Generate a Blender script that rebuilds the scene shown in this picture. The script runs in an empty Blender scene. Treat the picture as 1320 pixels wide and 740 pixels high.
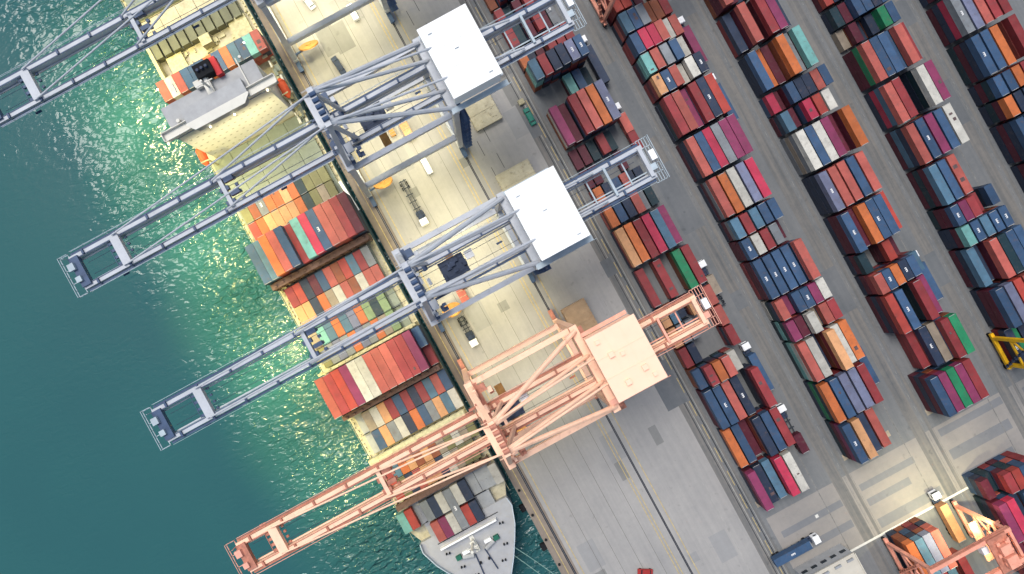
import bpy, math, random
from mathutils import Vector, Matrix
random.seed(7)
R = math.radians
SC = bpy.context.scene
COL = SC.collection
# ------------------------------------------------------------------ camera
H = 215.0; S0 = 4.25; F = H * S0; TH = R(28.5)
cs, sn = math.cos(TH), math.sin(TH)
def P(px, py, z=0.0):
    """a place read from the photograph, at height z: world X, Y (X inland, Y along the quay)"""
    dx, dy = px - 625.0, py - 375.0
    p = dx * cs - dy * sn; a = dx * sn + dy * cs
    k = (H - z) / F
    return p * k, -a * k
def proj(X, Y, z):
    k = F / (H - z); p, a = X * k, -Y * k
    return 625 + p * cs + a * sn, 375 - p * sn + a * cs
cam = bpy.data.cameras.new('camera'); co = bpy.data.objects.new('camera', cam); COL.objects.link(co)
co.location = (0, 0, H); co.rotation_euler = (0, 0, -TH)
cam.sensor_width = 36; cam.lens = 36 * F / 1320.0
cam.shift_x = 35 / 1320.0; cam.shift_y = 5 / 1320.0
cam.clip_end = 5000; cam.clip_start = 1
SC.camera = co
# ------------------------------------------------------------------ light
w = bpy.data.worlds.new('World'); SC.world = w; w.use_nodes = True
nt = w.node_tree; bg = nt.nodes['Background']
sky = nt.nodes.new('ShaderNodeTexSky'); sky.sky_type = 'NISHITA'; sky.sun_disc = False
SUN_EL, SUN_AZ = 66.0, 0.0
DIR = Vector((-0.25, 1.0, 0)).normalized()          # towards the sun, seen from the ground
sky.sun_elevation = R(SUN_EL); sky.sun_rotation = math.atan2(DIR.x, DIR.y)
sky.air_density = 1.6; sky.dust_density = 3.0
nt.links.new(sky.outputs[0], bg.inputs[0]); bg.inputs[1].default_value = 0.095
sl = bpy.data.lights.new('sun', 'SUN'); sl.energy = 2.1; sl.angle = R(28); sl.color = (1.0, 0.965, 0.92)
so = bpy.data.objects.new('sun', sl); COL.objects.link(so)
d = Vector((DIR.x * math.cos(R(SUN_EL)), DIR.y * math.cos(R(SUN_EL)), math.sin(R(SUN_EL))))
so.rotation_euler = d.to_track_quat('Z', 'Y').to_euler()
vs = SC.view_settings; vs.view_transform = 'Standard'; vs.look = 'None'; vs.gamma = 1.0; vs.exposure = 0.47
vs.use_curve_mapping = False
# ------------------------------------------------------------------ materials
def lin(c):
    return tuple(((x / 255.0) / 12.92 if x / 255.0 <= .04045 else ((x / 255.0 + .055) / 1.055) ** 2.4) for x in c)
MATS = {}
def mat(name, rgb, rough=.6, metal=0., var=.18, scale=.35, bump=0., k=1.0, stretch=None, dirt=None, dirt_amt=0., spec=.3, rnd=0.0, cor=0.):
    if name in MATS: return MATS[name]
    m = bpy.data.materials.new(name); m.use_nodes = True; MATS[name] = m
    n = m.node_tree.nodes; l = m.node_tree.links; b = n['Principled BSDF']
    c = tuple(x * k for x in lin(rgb)) if max(rgb) > 1 else tuple(rgb)
    tc = n.new('ShaderNodeTexCoord'); mp = n.new('ShaderNodeMapping')
    l.new(tc.outputs['Object'], mp.inputs[0])
    if stretch: mp.inputs['Scale'].default_value = stretch
    vec = mp.outputs[0]
    if rnd:
        oi = n.new('ShaderNodeObjectInfo'); ad = n.new('ShaderNodeVectorMath'); ad.operation = 'ADD'
        ml = n.new('ShaderNodeVectorMath'); ml.operation = 'SCALE'; ml.inputs['Scale'].default_value = 173.0
        cb = n.new('ShaderNodeCombineXYZ')
        for i in range(3): l.new(oi.outputs['Random'], cb.inputs[i])
        l.new(cb.outputs[0], ml.inputs[0]); l.new(vec, ad.inputs[0]); l.new(ml.outputs[0], ad.inputs[1]); vec = ad.outputs[0]
    no = n.new('ShaderNodeTexNoise'); no.inputs['Scale'].default_value = scale; no.inputs['Detail'].default_value = 6; no.inputs['Roughness'].default_value = .62
    l.new(vec, no.inputs['Vector'])
    rp = n.new('ShaderNodeMapRange'); rp.inputs['From Min'].default_value = .3; rp.inputs['From Max'].default_value = .7
    rp.inputs['To Min'].default_value = 1 - var; rp.inputs['To Max'].default_value = 1 + var
    l.new(no.outputs['Fac'], rp.inputs['Value'])
    mx = n.new('ShaderNodeVectorMath'); mx.operation = 'SCALE'; mx.inputs[0].default_value = c
    l.new(rp.outputs[0], mx.inputs['Scale'])
    out = mx.outputs[0]
    if rnd:
        r2 = n.new('ShaderNodeMapRange'); r2.inputs['To Min'].default_value = 1 - rnd; r2.inputs['To Max'].default_value = 1 + rnd
        l.new(oi.outputs['Random'], r2.inputs['Value'])
        m2 = n.new('ShaderNodeVectorMath'); m2.operation = 'SCALE'; l.new(out, m2.inputs[0]); l.new(r2.outputs[0], m2.inputs['Scale']); out = m2.outputs[0]
    if dirt_amt:
        n2 = n.new('ShaderNodeTexNoise'); n2.inputs['Scale'].default_value = scale * 2.7; n2.inputs['Detail'].default_value = 8; n2.inputs['Roughness'].default_value = .7
        l.new(vec, n2.inputs['Vector'])
        r3 = n.new('ShaderNodeMapRange'); r3.inputs['From Min'].default_value = .54; r3.inputs['From Max'].default_value = .70
        r3.inputs['To Max'].default_value = dirt_amt; l.new(n2.outputs['Fac'], r3.inputs['Value'])
        mi = n.new('ShaderNodeMix'); mi.data_type = 'RGBA'; l.new(r3.outputs[0], mi.inputs['Factor'])
        l.new(out, mi.inputs['A']); mi.inputs['B'].default_value = (*lin(dirt or (90, 80, 75)), 1); out = mi.outputs['Result']
    l.new(out, b.inputs['Base Color'])
    b.inputs['Roughness'].default_value = rough; b.inputs['Metallic'].default_value = metal
    b.inputs['Specular IOR Level'].default_value = spec
    if cor:
        wv = n.new('ShaderNodeTexWave'); wv.bands_direction = 'Y'; wv.inputs['Scale'].default_value = 1.1; l.new(tc.outputs['Object'], wv.inputs['Vector'])
        bp = n.new('ShaderNodeBump'); bp.inputs['Strength'].default_value = cor; bp.inputs['Distance'].default_value = .03
        l.new(wv.outputs['Fac'], bp.inputs['Height']); l.new(bp.outputs[0], b.inputs['Normal'])
    elif bump:
        bp = n.new('ShaderNodeBump'); bp.inputs['Strength'].default_value = bump; bp.inputs['Distance'].default_value = .1
        l.new(no.outputs['Fac'], bp.inputs['Height']); l.new(bp.outputs[0], b.inputs['Normal'])
    return m
KC = .56
CC = {'S': ((212, 104, 92), 'salmon red'), 'R': ((176, 64, 68), 'brick red'), 'M': ((112, 36, 58), 'maroon'), 'P': ((158, 60, 104), 'plum'),
      'C': ((222, 58, 92), 'crimson'), 'F': ((208, 78, 66), 'bright red'), 'O': ((236, 126, 66), 'orange'), 'A': ((246, 178, 122), 'peach'),
      'Z': ((172, 92, 58), 'rusty brown'), 'N': ((50, 66, 94), 'navy'), 'B': ((66, 100, 140), 'blue'), 'L': ((92, 134, 162), 'steel blue'),
      'J': ((134, 140, 172), 'lavender grey'), 'G': ((150, 156, 162), 'grey'), 'W': ((226, 222, 210), 'cream white'), 'T': ((132, 204, 198), 'aqua'),
      'E': ((42, 156, 104), 'green'), 'D': ((34, 68, 80), 'dark teal'), 'Y': ((178, 162, 142), 'beige'), 'Q': ((142, 140, 92), 'olive'), 'V': ((158, 186, 132), 'pale green')}
CM = {}
for k_, (rgb, nm) in CC.items():
    g_ = sum(rgb) / 3.0; rgb = tuple(x * .92 + g_ * .08 for x in rgb)
    CM[k_] = mat('paint_' + nm.replace(' ', '_'), rgb, rough=.55, var=.2, scale=.3, k=KC, rnd=.2, dirt=(92, 76, 72), dirt_amt=.45, cor=.35)
M_cast = mat('casting_pale', (190, 190, 190), k=.6)
M_patch = mat('roof_patch_dark', (112, 92, 92), k=.6, var=.3, scale=1.0)
M_logo = mat('logo_white', (235, 235, 235), k=.75, var=.05)
M_blue = mat('crane_blue_grey', (190, 195, 203), rough=.45, var=.10, scale=.2, k=.80, dirt=(90, 90, 105), dirt_amt=.25)
M_dark = mat('machinery_dark', (52, 66, 92), rough=.6, var=.3, scale=.8, k=.7)
M_navy = mat('crane_navy', (70, 92, 126), rough=.5, var=.2, scale=.4, k=.7)
M_white = mat('house_white', (238, 240, 240), rough=.5, var=.03, k=.92)
M_rail = mat('handrail_pale', (190, 205, 215), k=.7)
M_org = mat('crane_salmon', (253, 206, 176), rough=.5, var=.10, scale=.25, k=.92, dirt=(170, 90, 70), dirt_amt=.3)
M_orgp = mat('house_peach', (254, 208, 180), rough=.5, var=.04, scale=.25, k=.95)
M_orgr = mat('handrail_salmon', (240, 176, 154), k=.8)
M_orgd = mat('crane_salmon_dark', (204, 136, 114), rough=.6, var=.3, scale=.8, k=.7)
M_reel = mat('reel_orange', (206, 152, 84), k=.6, var=.25, scale=.8)
M_black = mat('rubber_black', (28, 30, 34), k=.8, rough=.9)
M_yel = mat('rtg_yellow', (240, 186, 30), rough=.5, k=.8, dirt=(120, 90, 30), dirt_amt=.4)
M_rtgo = mat('rtg_orange', (238, 164, 140), rough=.5, k=.85, dirt=(150, 60, 40), dirt_amt=.4)
M_cab = mat('cab_white', (240, 242, 244), k=.85, var=.04)
M_win = mat('window_grey', (190, 188, 174), k=.72)
M_glass = mat('glass_dark', (30, 44, 54), rough=.1, k=.7, spec=.6)
M_hull = mat('hull_side', (64, 96, 112), k=.7)
M_deck = mat('deck_pale', (214, 206, 178), k=.62, var=.2, scale=.5, dirt=(120, 105, 70), dirt_amt=.55)
M_fore = mat('forecastle_grey', (190, 192, 196), k=.62, var=.1, scale=.3, dirt=(150, 145, 130), dirt_amt=.4)
M_hatch = mat('hatch_grey', (150, 160, 148), k=.62, var=.15, scale=.4, dirt=(100, 100, 80), dirt_amt=.4)
M_hatchg = mat('hatch_pale_grey', (176, 180, 184), k=.6, var=.12, scale=.4, dirt=(120, 118, 112), dirt_amt=.4)
M_super = mat('superstructure_white', (226, 224, 214), k=.8, var=.06)
M_roofd = mat('bridge_deck_grey', (196, 198, 200), k=.62, var=.12, scale=.4)
M_truss = mat('lashing_brown', (120, 92, 82), k=.6, var=.35, scale=1.2)
M_lyel = mat('lashing_yellow', (204, 198, 160), k=.65, var=.3, scale=1.0)
M_life = mat('lifeboat_orange', (230, 96, 56), k=.75)
M_red = mat('funnel_red', (206, 40, 48), k=.75)
M_rope = mat('rope_green', (150, 190, 178), k=.7)
M_conc = mat('pad_concrete', (196, 182, 160), k=.55, var=.2, scale=.8)
M_slab = mat('slab_beige', (210, 202, 174), k=.62, var=.15, scale=.5, dirt=(120, 95, 60), dirt_amt=.5)
M_slabb = mat('slab_brown', (200, 168, 132), k=.6, var=.2, scale=.4, dirt=(130, 90, 60), dirt_amt=.5)
M_green = mat('car_green', (22, 120, 104), k=.8, rough=.3, var=.05)
M_roof = mat('roof_pale', (222, 216, 202), k=.66, var=.08, scale=.3)
M_lamp = bpy.data.materials.new('lamp_glow'); M_lamp.use_nodes = True
_b = M_lamp.node_tree.nodes['Principled BSDF']; _b.inputs['Emission Color'].default_value = (1, .93, .6, 1); _b.inputs['Emission Strength'].default_value = 8
# ------------------------------------------------------------------ mesh builder
class MB:
    def __init__(s, dm=None): s.v = []; s.f = []; s.m = []; s.ms = []; s.dm = dm
    def mi(s, m):
        if m is None: return -1
        if m not in s.ms: s.ms.append(m)
        return s.ms.index(m)
    def add(s, vs, fs, m=None):
        o = len(s.v); s.v += [tuple(x) for x in vs]; s.f += [tuple(i + o for i in f) for f in fs]; s.m += [s.mi(m)] * len(fs)
    def box(s, x, y, z, sx, sy, sz, m=None, rot=0.0):
        c, q = math.cos(rot), math.sin(rot); vs = []
        for dz in (-.5, .5):
            for dx, dy in ((-.5, -.5), (.5, -.5), (.5, .5), (-.5, .5)):
                u, v_ = dx * sx, dy * sy
                vs.append((x + u * c - v_ * q, y + u * q + v_ * c, z + dz * sz))
        s.add(vs, [(3, 2, 1, 0), (4, 5, 6, 7), (0, 1, 5, 4), (1, 2, 6, 5), (2, 3, 7, 6), (3, 0, 4, 7)], m); return s
    def beam(s, a, b, w, h, m=None):
        a, b = Vector(a), Vector(b); d_ = (b - a).normalized()
        up = Vector((0, 0, 1)) if abs(d_.z) < .9 else Vector((1, 0, 0))
        sd = d_.cross(up).normalized(); u2 = sd.cross(d_).normalized()
        vs = []
        for p_ in (a, b):
            for i, j in ((-1, -1), (1, -1), (1, 1), (-1, 1)): vs.append(p_ + sd * i * w / 2 + u2 * j * h / 2)
        s.add(vs, [(3, 2, 1, 0), (4, 5, 6, 7), (0, 1, 5, 4), (1, 2, 6, 5), (2, 3, 7, 6), (3, 0, 4, 7)], m); return s
    def tube(s, a, b, r, n=8, m=None, r2=None):
        a, b = Vector(a), Vector(b); d_ = (b - a).normalized(); r2 = r if r2 is None else r2
        up = Vector((0, 0, 1)) if abs(d_.z) < .9 else Vector((1, 0, 0))
        sd = d_.cross(up).normalized(); u2 = sd.cross(d_)
        vs = []
        for p_, rr in ((a, r), (b, r2)):
            for i in range(n):
                t = 2 * math.pi * i / n; vs.append(p_ + (sd * math.cos(t) + u2 * math.sin(t)) * rr)
        fs = [(i, (i + 1) % n, n + (i + 1) % n, n + i) for i in range(n)] + [tuple(range(n))[::-1], tuple(range(n, 2 * n))]
        s.add(vs, fs, m); return s
    def prism(s, pts, z0, z1, m=None):
        n = len(pts); vs = [(x, y, z0) for x, y in pts] + [(x, y, z1) for x, y in pts]
        s.add(vs, [(i, (i + 1) % n, n + (i + 1) % n, n + i) for i in range(n)] + [tuple(range(n))[::-1], tuple(range(n, 2 * n))], m); return s
    def build(s, name, m=None, parent=None, loc=(0, 0, 0), bevel=0):
        me = bpy.data.meshes.new(name); me.from_pydata(s.v, [], s.f)
        base = m if m is not None else (s.dm if s.dm is not None else (s.ms[0] if s.ms else None))
        if -1 in s.m:
            for x in [base] + s.ms: me.materials.append(x)
            me.polygons.foreach_set('material_index', [i + 1 for i in s.m])
        else:
            for x in s.ms: me.materials.append(x)
            me.polygons.foreach_set('material_index', s.m)
        me.update()
        o = bpy.data.objects.new(name, me); COL.objects.link(o); o.location = loc
        if parent is not None: o.parent = parent
        if bevel:
            bv = o.modifiers.new('bevel', 'BEVEL'); bv.width = bevel; bv.segments = 2; bv.limit_method = 'ANGLE'
        return o
def each(b, name, m, par, tf=None):
    """every primitive collected in b becomes an object of its own"""
    comp = {}; used = [0] * len(b.v); par_ = list(range(len(b.v)))
    def find(i):
        while par_[i] != i: par_[i] = par_[par_[i]]; i = par_[i]
        return i
    for f in b.f:
        for i in f[1:]: par_[find(i)] = find(f[0])
    for k_, f in enumerate(b.f): comp.setdefault(find(f[0]), []).append(k_)
    for ks in comp.values():
        vi = sorted({i for k_ in ks for i in b.f[k_]}); mp = {v: j for j, v in enumerate(vi)}
        c = MB(); mi = b.m[ks[0]]; c.add([b.v[i] for i in vi], [tuple(mp[i] for i in b.f[k_]) for k_ in ks])
        if tf: c.v = [tf(v) for v in c.v]
        c.build(name, b.ms[mi] if mi >= 0 else m, par)
def tag(o, label=None, cat=None, group=None, kind=None):
    if label: o['label'] = label
    if cat: o['category'] = cat
    if group: o['group'] = group
    if kind: o['kind'] = kind
    return o
def empty(name, loc, rz=0.0):
    o = bpy.data.objects.new(name, None); COL.objects.link(o); o.location = loc; o.rotation_euler = (0, 0, rz); o.empty_display_size = 1; return o
# ------------------------------------------------------------------ water and land
def water_mat():
    m = bpy.data.materials.new('sea_water'); m.use_nodes = True; n = m.node_tree.nodes; l = m.node_tree.links; b = n['Principled BSDF']
    tc = n.new('ShaderNodeTexCoord')
    n1 = n.new('ShaderNodeTexNoise'); n1.inputs['Scale'].default_value = .022; n1.inputs['Detail'].default_value = 4; l.new(tc.outputs['Object'], n1.inputs['Vector'])
    mx = n.new('ShaderNodeMix'); mx.data_type = 'RGBA'; l.new(n1.outputs['Fac'], mx.inputs['Factor'])
    mx.inputs['A'].default_value = (.019, .082, .092, 1); mx.inputs['B'].default_value = (.023, .104, .106, 1); l.new(mx.outputs['Result'], b.inputs['Base Color'])
    b.inputs['Roughness'].default_value = .09; b.inputs['IOR'].default_value = 1.33
    mp = n.new('ShaderNodeMapping'); mp.inputs['Rotation'].default_value = (0, 0, R(35)); mp.inputs['Scale'].default_value = (1, 1.9, 1); l.new(tc.outputs['Object'], mp.inputs[0])
    n2 = n.new('ShaderNodeTexNoise'); n2.inputs['Scale'].default_value = .34; n2.inputs['Detail'].default_value = 1.6; n2.inputs['Roughness'].default_value = .45; n2.inputs['Distortion'].default_value = .8
    l.new(mp.outputs[0], n2.inputs['Vector'])
    # choppier water close to the hull, calm further out
    sx = n.new('ShaderNodeSeparateXYZ'); l.new(tc.outputs['Object'], sx.inputs[0])
    r1 = n.new('ShaderNodeMapRange'); r1.interpolation_type = 'SMOOTHSTEP'; r1.inputs['From Min'].default_value = -98; r1.inputs['From Max'].default_value = -64; r1.inputs['To Min'].default_value = .05; r1.inputs['To Max'].default_value = 1.0
    l.new(sx.outputs['X'], r1.inputs['Value'])
    n4 = n.new('ShaderNodeTexNoise'); n4.inputs['Scale'].default_value = .045; n4.inputs['Detail'].default_value = 3; l.new(tc.outputs['Object'], n4.inputs['Vector'])
    r4 = n.new('ShaderNodeMapRange'); r4.inputs['From Min'].default_value = .38; r4.inputs['From Max'].default_value = .62; r4.inputs['To Min'].default_value = .28; r4.inputs['To Max'].default_value = 1.25; l.new(n4.outputs['Fac'], r4.inputs['Value'])
    m4 = n.new('ShaderNodeMath'); m4.operation = 'MULTIPLY'; l.new(r1.outputs[0], m4.inputs[0]); l.new(r4.outputs[0], m4.inputs[1])
    ml = n.new('ShaderNodeMath'); ml.operation = 'MULTIPLY'; l.new(n2.outputs['Fac'], ml.inputs[0]); l.new(m4.outputs[0], ml.inputs[1])
    bp = n.new('ShaderNodeBump'); bp.inputs['Strength'].default_value = 1.0; bp.inputs['Distance'].default_value = 1.6
    l.new(ml.outputs[0], bp.inputs['Height']); l.new(bp.outputs[0], b.inputs['Normal'])
    return m
QX = -20.6
mb = MB(); mb.add([(-1500, -1500, -3), (QX + 1, -1500, -3), (QX + 1, 1500, -3), (-1500, 1500, -3)], [(0, 1, 2, 3)])
tag(mb.build('water', water_mat()), kind='structure')
def ground_mat(name, c1, c2, streak=.5):
    m = bpy.data.materials.new(name); m.use_nodes = True; n = m.node_tree.nodes; l = m.node_tree.links; b = n['Principled BSDF']
    tc = n.new('ShaderNodeTexCoord')
    mp = n.new('ShaderNodeMapping'); mp.inputs['Scale'].default_value = (1, .035, 1); l.new(tc.outputs['Object'], mp.inputs[0])
    n1 = n.new('ShaderNodeTexNoise'); n1.inputs['Scale'].default_value = .75; n1.inputs['Detail'].default_value = 6; n1.inputs['Roughness'].default_value = .6; l.new(mp.outputs[0], n1.inputs['Vector'])
    n2 = n.new('ShaderNodeTexNoise'); n2.inputs['Scale'].default_value = .05; n2.inputs['Detail'].default_value = 8; n2.inputs['Roughness'].default_value = .6; l.new(tc.outputs['Object'], n2.inputs['Vector'])
    n3 = n.new('ShaderNodeTexNoise'); n3.inputs['Scale'].default_value = .6; n3.inputs['Detail'].default_value = 6; n3.inputs['Roughness'].default_value = .75; l.new(tc.outputs['Object'], n3.inputs['Vector'])
    a1 = n.new('ShaderNodeMix'); a1.data_type = 'FLOAT'; a1.inputs['Factor'].default_value = streak; l.new(n2.outputs['Fac'], a1.inputs['A']); l.new(n1.outputs['Fac'], a1.inputs['B'])
    a2 = n.new('ShaderNodeMix'); a2.data_type = 'FLOAT'; a2.inputs['Factor'].default_value = .25; l.new(a1.outputs['Result'], a2.inputs['A']); l.new(n3.outputs['Fac'], a2.inputs['B'])
    rp = n.new('ShaderNodeMapRange'); rp.inputs['From Min'].default_value = .36; rp.inputs['From Max'].default_value = .64; l.new(a2.outputs['Result'], rp.inputs['Value'])
    mx = n.new('ShaderNodeMix'); mx.data_type = 'RGBA'; l.new(rp.outputs[0], mx.inputs['Factor'])
    mx.inputs['A'].default_value = (*[x * .55 for x in lin(c1)], 1); mx.inputs['B'].default_value = (*[x * .55 for x in lin(c2)], 1)
    # dark drips and tyre spots
    vo = n.new('ShaderNodeTexNoise'); vo.inputs['Scale'].default_value = .35; vo.inputs['Detail'].default_value = 3; l.new(tc.outputs['Object'], vo.inputs['Vector'])
    r2 = n.new('ShaderNodeMapRange'); r2.inputs['From Min'].default_value = .66; r2.inputs['From Max'].default_value = .74; r2.inputs['To Max'].default_value = .5; l.new(vo.outputs['Fac'], r2.inputs['Value'])
    m2 = n.new('ShaderNodeMix'); m2.data_type = 'RGBA'; l.new(r2.outputs[0], m2.inputs['Factor']); l.new(mx.outputs['Result'], m2.inputs['A']); m2.inputs['B'].default_value = (*[x * .4 for x in lin(c1)], 1)
    l.new(m2.outputs['Result'], b.inputs['Base Color']); b.inputs['Roughness'].default_value = .85
    return m
G_apron = ground_mat('apron_concrete', (176, 175, 174), (204, 201, 197), .4)
G_yard = ground_mat('yard_asphalt', (122, 127, 131), (152, 154, 156), .45)
G_edge = ground_mat('quay_edge_concrete', (138, 126, 118), (186, 172, 156), .4)
G_road = ground_mat('cross_road_concrete', (158, 156, 154), (186, 180, 174), .15)
G_rway = ground_mat('runway_concrete', (112, 116, 120), (160, 156, 150), .8)
G_patch = ground_mat('patch_band_grey', (132, 136, 142), (156, 158, 162), .2)
def sheet(name, x0, x1, y0, y1, z, m, wall=False):
    b = MB()
    if wall: b.box((x0 + x1) / 2, (y0 + y1) / 2, (z - 9) / 2, x1 - x0, y1 - y0, z + 9)
    else: b.add([(x0, y0, z), (x1, y0, z), (x1, y1, z), (x0, y1, z)], [(0, 1, 2, 3)])
    return tag(b.build(name, m), kind='structure')
sheet('ground', QX, 1500, -1500, 1500, 0, G_yard, wall=True)
sheet('quay_apron', QX + .05, 37.5, -700, 700, .004, G_apron)
sheet('quay_edge', QX + .02, -15.8, -700, 700, .009, G_edge)
px2m = 1 / S0
BP = [177 * px2m, 304 * px2m, 426 * px2m, 548 * px2m, 670 * px2m]          # left edge of every yard block
LAT = lambda k: -(8.8 + 28.65 * k) * px2m                                    # world Y of slot line k
# crossing road below the blocks
yr0, yr1 = -431 * px2m, -520 * px2m
sheet('cross_road', 42, 400, yr1, yr0, .006, G_road)
for i, (a0, a1, x0, x1) in enumerate([(455, 464, 44, 64.5), (484, 494, 43, 64.5), (508, 518, 43, 50), (450, 459, 71.5, 90), (471, 481, 71.5, 86), (500, 513, 71.5, 93), (436, 446, 100.5, 122), (466, 480, 100.5, 121), (500, 509, 100.5, 118), (440, 452, 129, 200), (476, 488, 129, 200), (503, 512, 129, 200)]):
    sheet('road_patch', x0, x1, -a1 * px2m, -a0 * px2m, .011, G_patch)
Lp = mat('line_white', (225, 225, 220), k=.7, var=.15, scale=1.5)
Ly = mat('line_yellow', (220, 196, 130), k=.6, var=.3, scale=1.2)
Ld = mat('trench_dark', (52, 56, 62), k=.5, var=.3, scale=1)
def lines(name, rects, m, z):
    b = MB()
    for x0, x1, y0, y1 in rects: b.add([(x0, y0, z), (x1, y0, z), (x1, y1, z), (x0, y1, z)], [(0, 1, 2, 3)])
    return tag(b.build(name, m), kind='structure')
XS, XL = -71.4 * px2m, 60.9 * px2m
pr = random.Random(21); pa, pb = [], []
for q in range(22):
    x = pr.uniform(-14, 34); y = pr.uniform(-110, 100); w_, h_ = pr.choice([(2.5, 6), (5.5, 4), (3, 3), (5.5, 9)])
    (pa if q % 2 else pb).append((x, x + w_, y, y + h_))
G_p1 = ground_mat('repair_pale', (168, 168, 168), (188, 188, 188), .3); G_p2 = ground_mat('repair_dark', (146, 146, 144), (170, 170, 168), .3)
def _l(name, rects, m, z):
    b = MB()
    for x0, x1, y0, y1 in rects: b.add([(x0, y0, z), (x1, y0, z), (x1, y1, z), (x0, y1, z)], [(0, 1, 2, 3)]); z += .0001
    return tag(b.build(name, m), kind='structure')
_l('apron_repair', pa, G_p1, .0055); _l('apron_repair', pb, G_p2, .0095)
ypa = []
for bl_ in BP:
    for q in range(5):
        y = pr.uniform(-95, 120); ypa.append((bl_ - pr.choice([10.2, 6.7, 6.9]), bl_ - 3.4, y, y + pr.uniform(5, 16)))
_l('lane_repair', ypa, ground_mat('repair_lane', (112, 118, 124), (142, 146, 150), .3), .0215)
lines('crane_rail_trench', [(XS - .35, XS + .35, -600, 600), (XL - .3, XL + .3, -600, 600)], Ld, .016)
tr = MB()
for x in (XS, XL):
    tr.box(x, 0, .05, .12, 1200, .1)
tag(tr.build('crane_rail', mat('rail_steel', (120, 120, 125), metal=.6, rough=.4)), kind='structure')
rx = []
for x in (XS + 2.2, XS - 1.9, XL - 2.6, XL + 1.8, XL - 3.6): rx.append((x, x + .22, -600, 600))
for k_ in range(-40, 30): rx.append((38.4, 38.6, k_ * 8, k_ * 8 + 5))
lines('yellow_marking', rx, Ly, .020)
wl = []
for x in (-9, -3.5, 2, 7.5): wl.append((x, x + .10, -600, 600))
lines('lane_joint', wl, mat('joint_grey', (120, 118, 112), k=.5), .014)
dl = []
for k_ in range(2, 40):
    for x in (19.5, 23.0): dl.append((x, x + .16, k_ * 9 + (x > 20) * 3, k_ * 9 + 5 + (x > 20) * 3))
lines('slot_marking', dl, mat('slot_grey', (84, 86, 90), k=.5), .013)
lines('drain_line', [(36.7, 36.95, -600, 600), (39.0, 39.3, -600, 600)], mat('drain_grey', (78, 82, 88), k=.5, var=.3, scale=.6), .017)
lines('kerb_line', [(37.4, 37.62, -600, 600), (39.7, 39.85, -600, 600), (30.2, 30.3, -600, 600)], mat('kerb_grey', (186, 186, 182), k=.58, var=.3, scale=.5), .019)
ra, rb, rc, rd_ = [], [], [], []
for i, x in enumerate(BP):
    ra.append((x - 6.7, x - 3.4, -600, 600)); ra.append((x - 2.0, x - 1.0, -600, 600))
    rb += [(x - 2.9, x - 2.8, -600, 600), (x - .75, x - .65, -600, 600)]
    for k_ in range(-36, 36): rd_.append((x - 2.62, x - 2.5, k_ * 4.3, k_ * 4.3 + 2.0))
    rc += [(x + 18.0, x + 18.25, -600, 600)]
lines('crane_runway', ra, G_rway, .008)
lines('runway_edge', rb + rc, mat('edge_grey', (150, 150, 148), k=.5, var=.5, scale=.8), .015)
lines('runway_dash', rd_, mat('dash_grey', (168, 168, 166), k=.5, var=.5, scale=.7), .017)
lines('yard_line', [(45, 400, yr1 - .35, yr1 + .35)], Lp, .024)
# ------------------------------------------------------------------ containers
TIER = 2.75
def cont_mesh(L_, name):
    b = MB(); W_, Hh = 2.44, 2.6
    b.box(0, 0, Hh / 2, W_ - .06, L_ - .06, Hh - .06)
    for sx in (-1, 1):
        for sy in (-1, 1):
            b.box(sx * (W_ / 2 - .07), sy * (L_ / 2 - .07), Hh / 2, .14, .14, Hh - .3)
            for z in (.08, Hh - .08): b.box(sx * (W_ / 2 - .09), sy * (L_ / 2 - .09), z, .2, .2, .17)
        for z in (.06, Hh - .06): b.box(sx * (W_ / 2 - .05), 0, z, .1, L_ - .4, .1)
    for sy in (-1, 1):
        for z in (.06, Hh - .06): b.box(0, sy * (L_ / 2 - .05), z, W_ - .4, .1, .1)
    for xx in (-.75, -.3, .3, .75): b.box(xx, -(L_ / 2 + .0), Hh / 2, .06, .07, Hh - .3)
    nb = len(b.f); b.box(0, -(L_ / 2 - .07), Hh - .02, W_ - .5, .12, .08)
    me = bpy.data.meshes.new(name); me.from_pydata(b.v, [], b.f); me.materials.append(CM['R']); me.materials.append(M_cast)
    for i in range(nb, len(b.f)): me.polygons[i].material_index = 1
    me.update(); return me
ME = {1: cont_mesh(6.06, 'container_short'), 2: cont_mesh(12.19, 'container_long')}
CLEN = {1: 6.06, 2: 12.19}
lg = MB()
lg.prism([(-.28, -.62), (.28, -.62), (.28, .7), (-.28, .7), (-.28, .45), (.02, .45), (.02, .18), (-.28, .18), (-.28, -.1), (.02, -.1), (.02, -.36), (-.28, -.36)], 2.6, 2.613)
ME_LOGO = bpy.data.meshes.new('roof_mark'); ME_LOGO.from_pydata(lg.v, [], lg.f); ME_LOGO.materials.append(M_logo)
CONTS = []      # dict(col,len,x,y,z,rot,place,order...)
def cont(c, n, x, y, z, rot=0.0, top=True, info=None):
    CONTS.append(dict(c=c, n=n, x=x, y=y, z=z, rot=rot, top=top, info=info))
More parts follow.
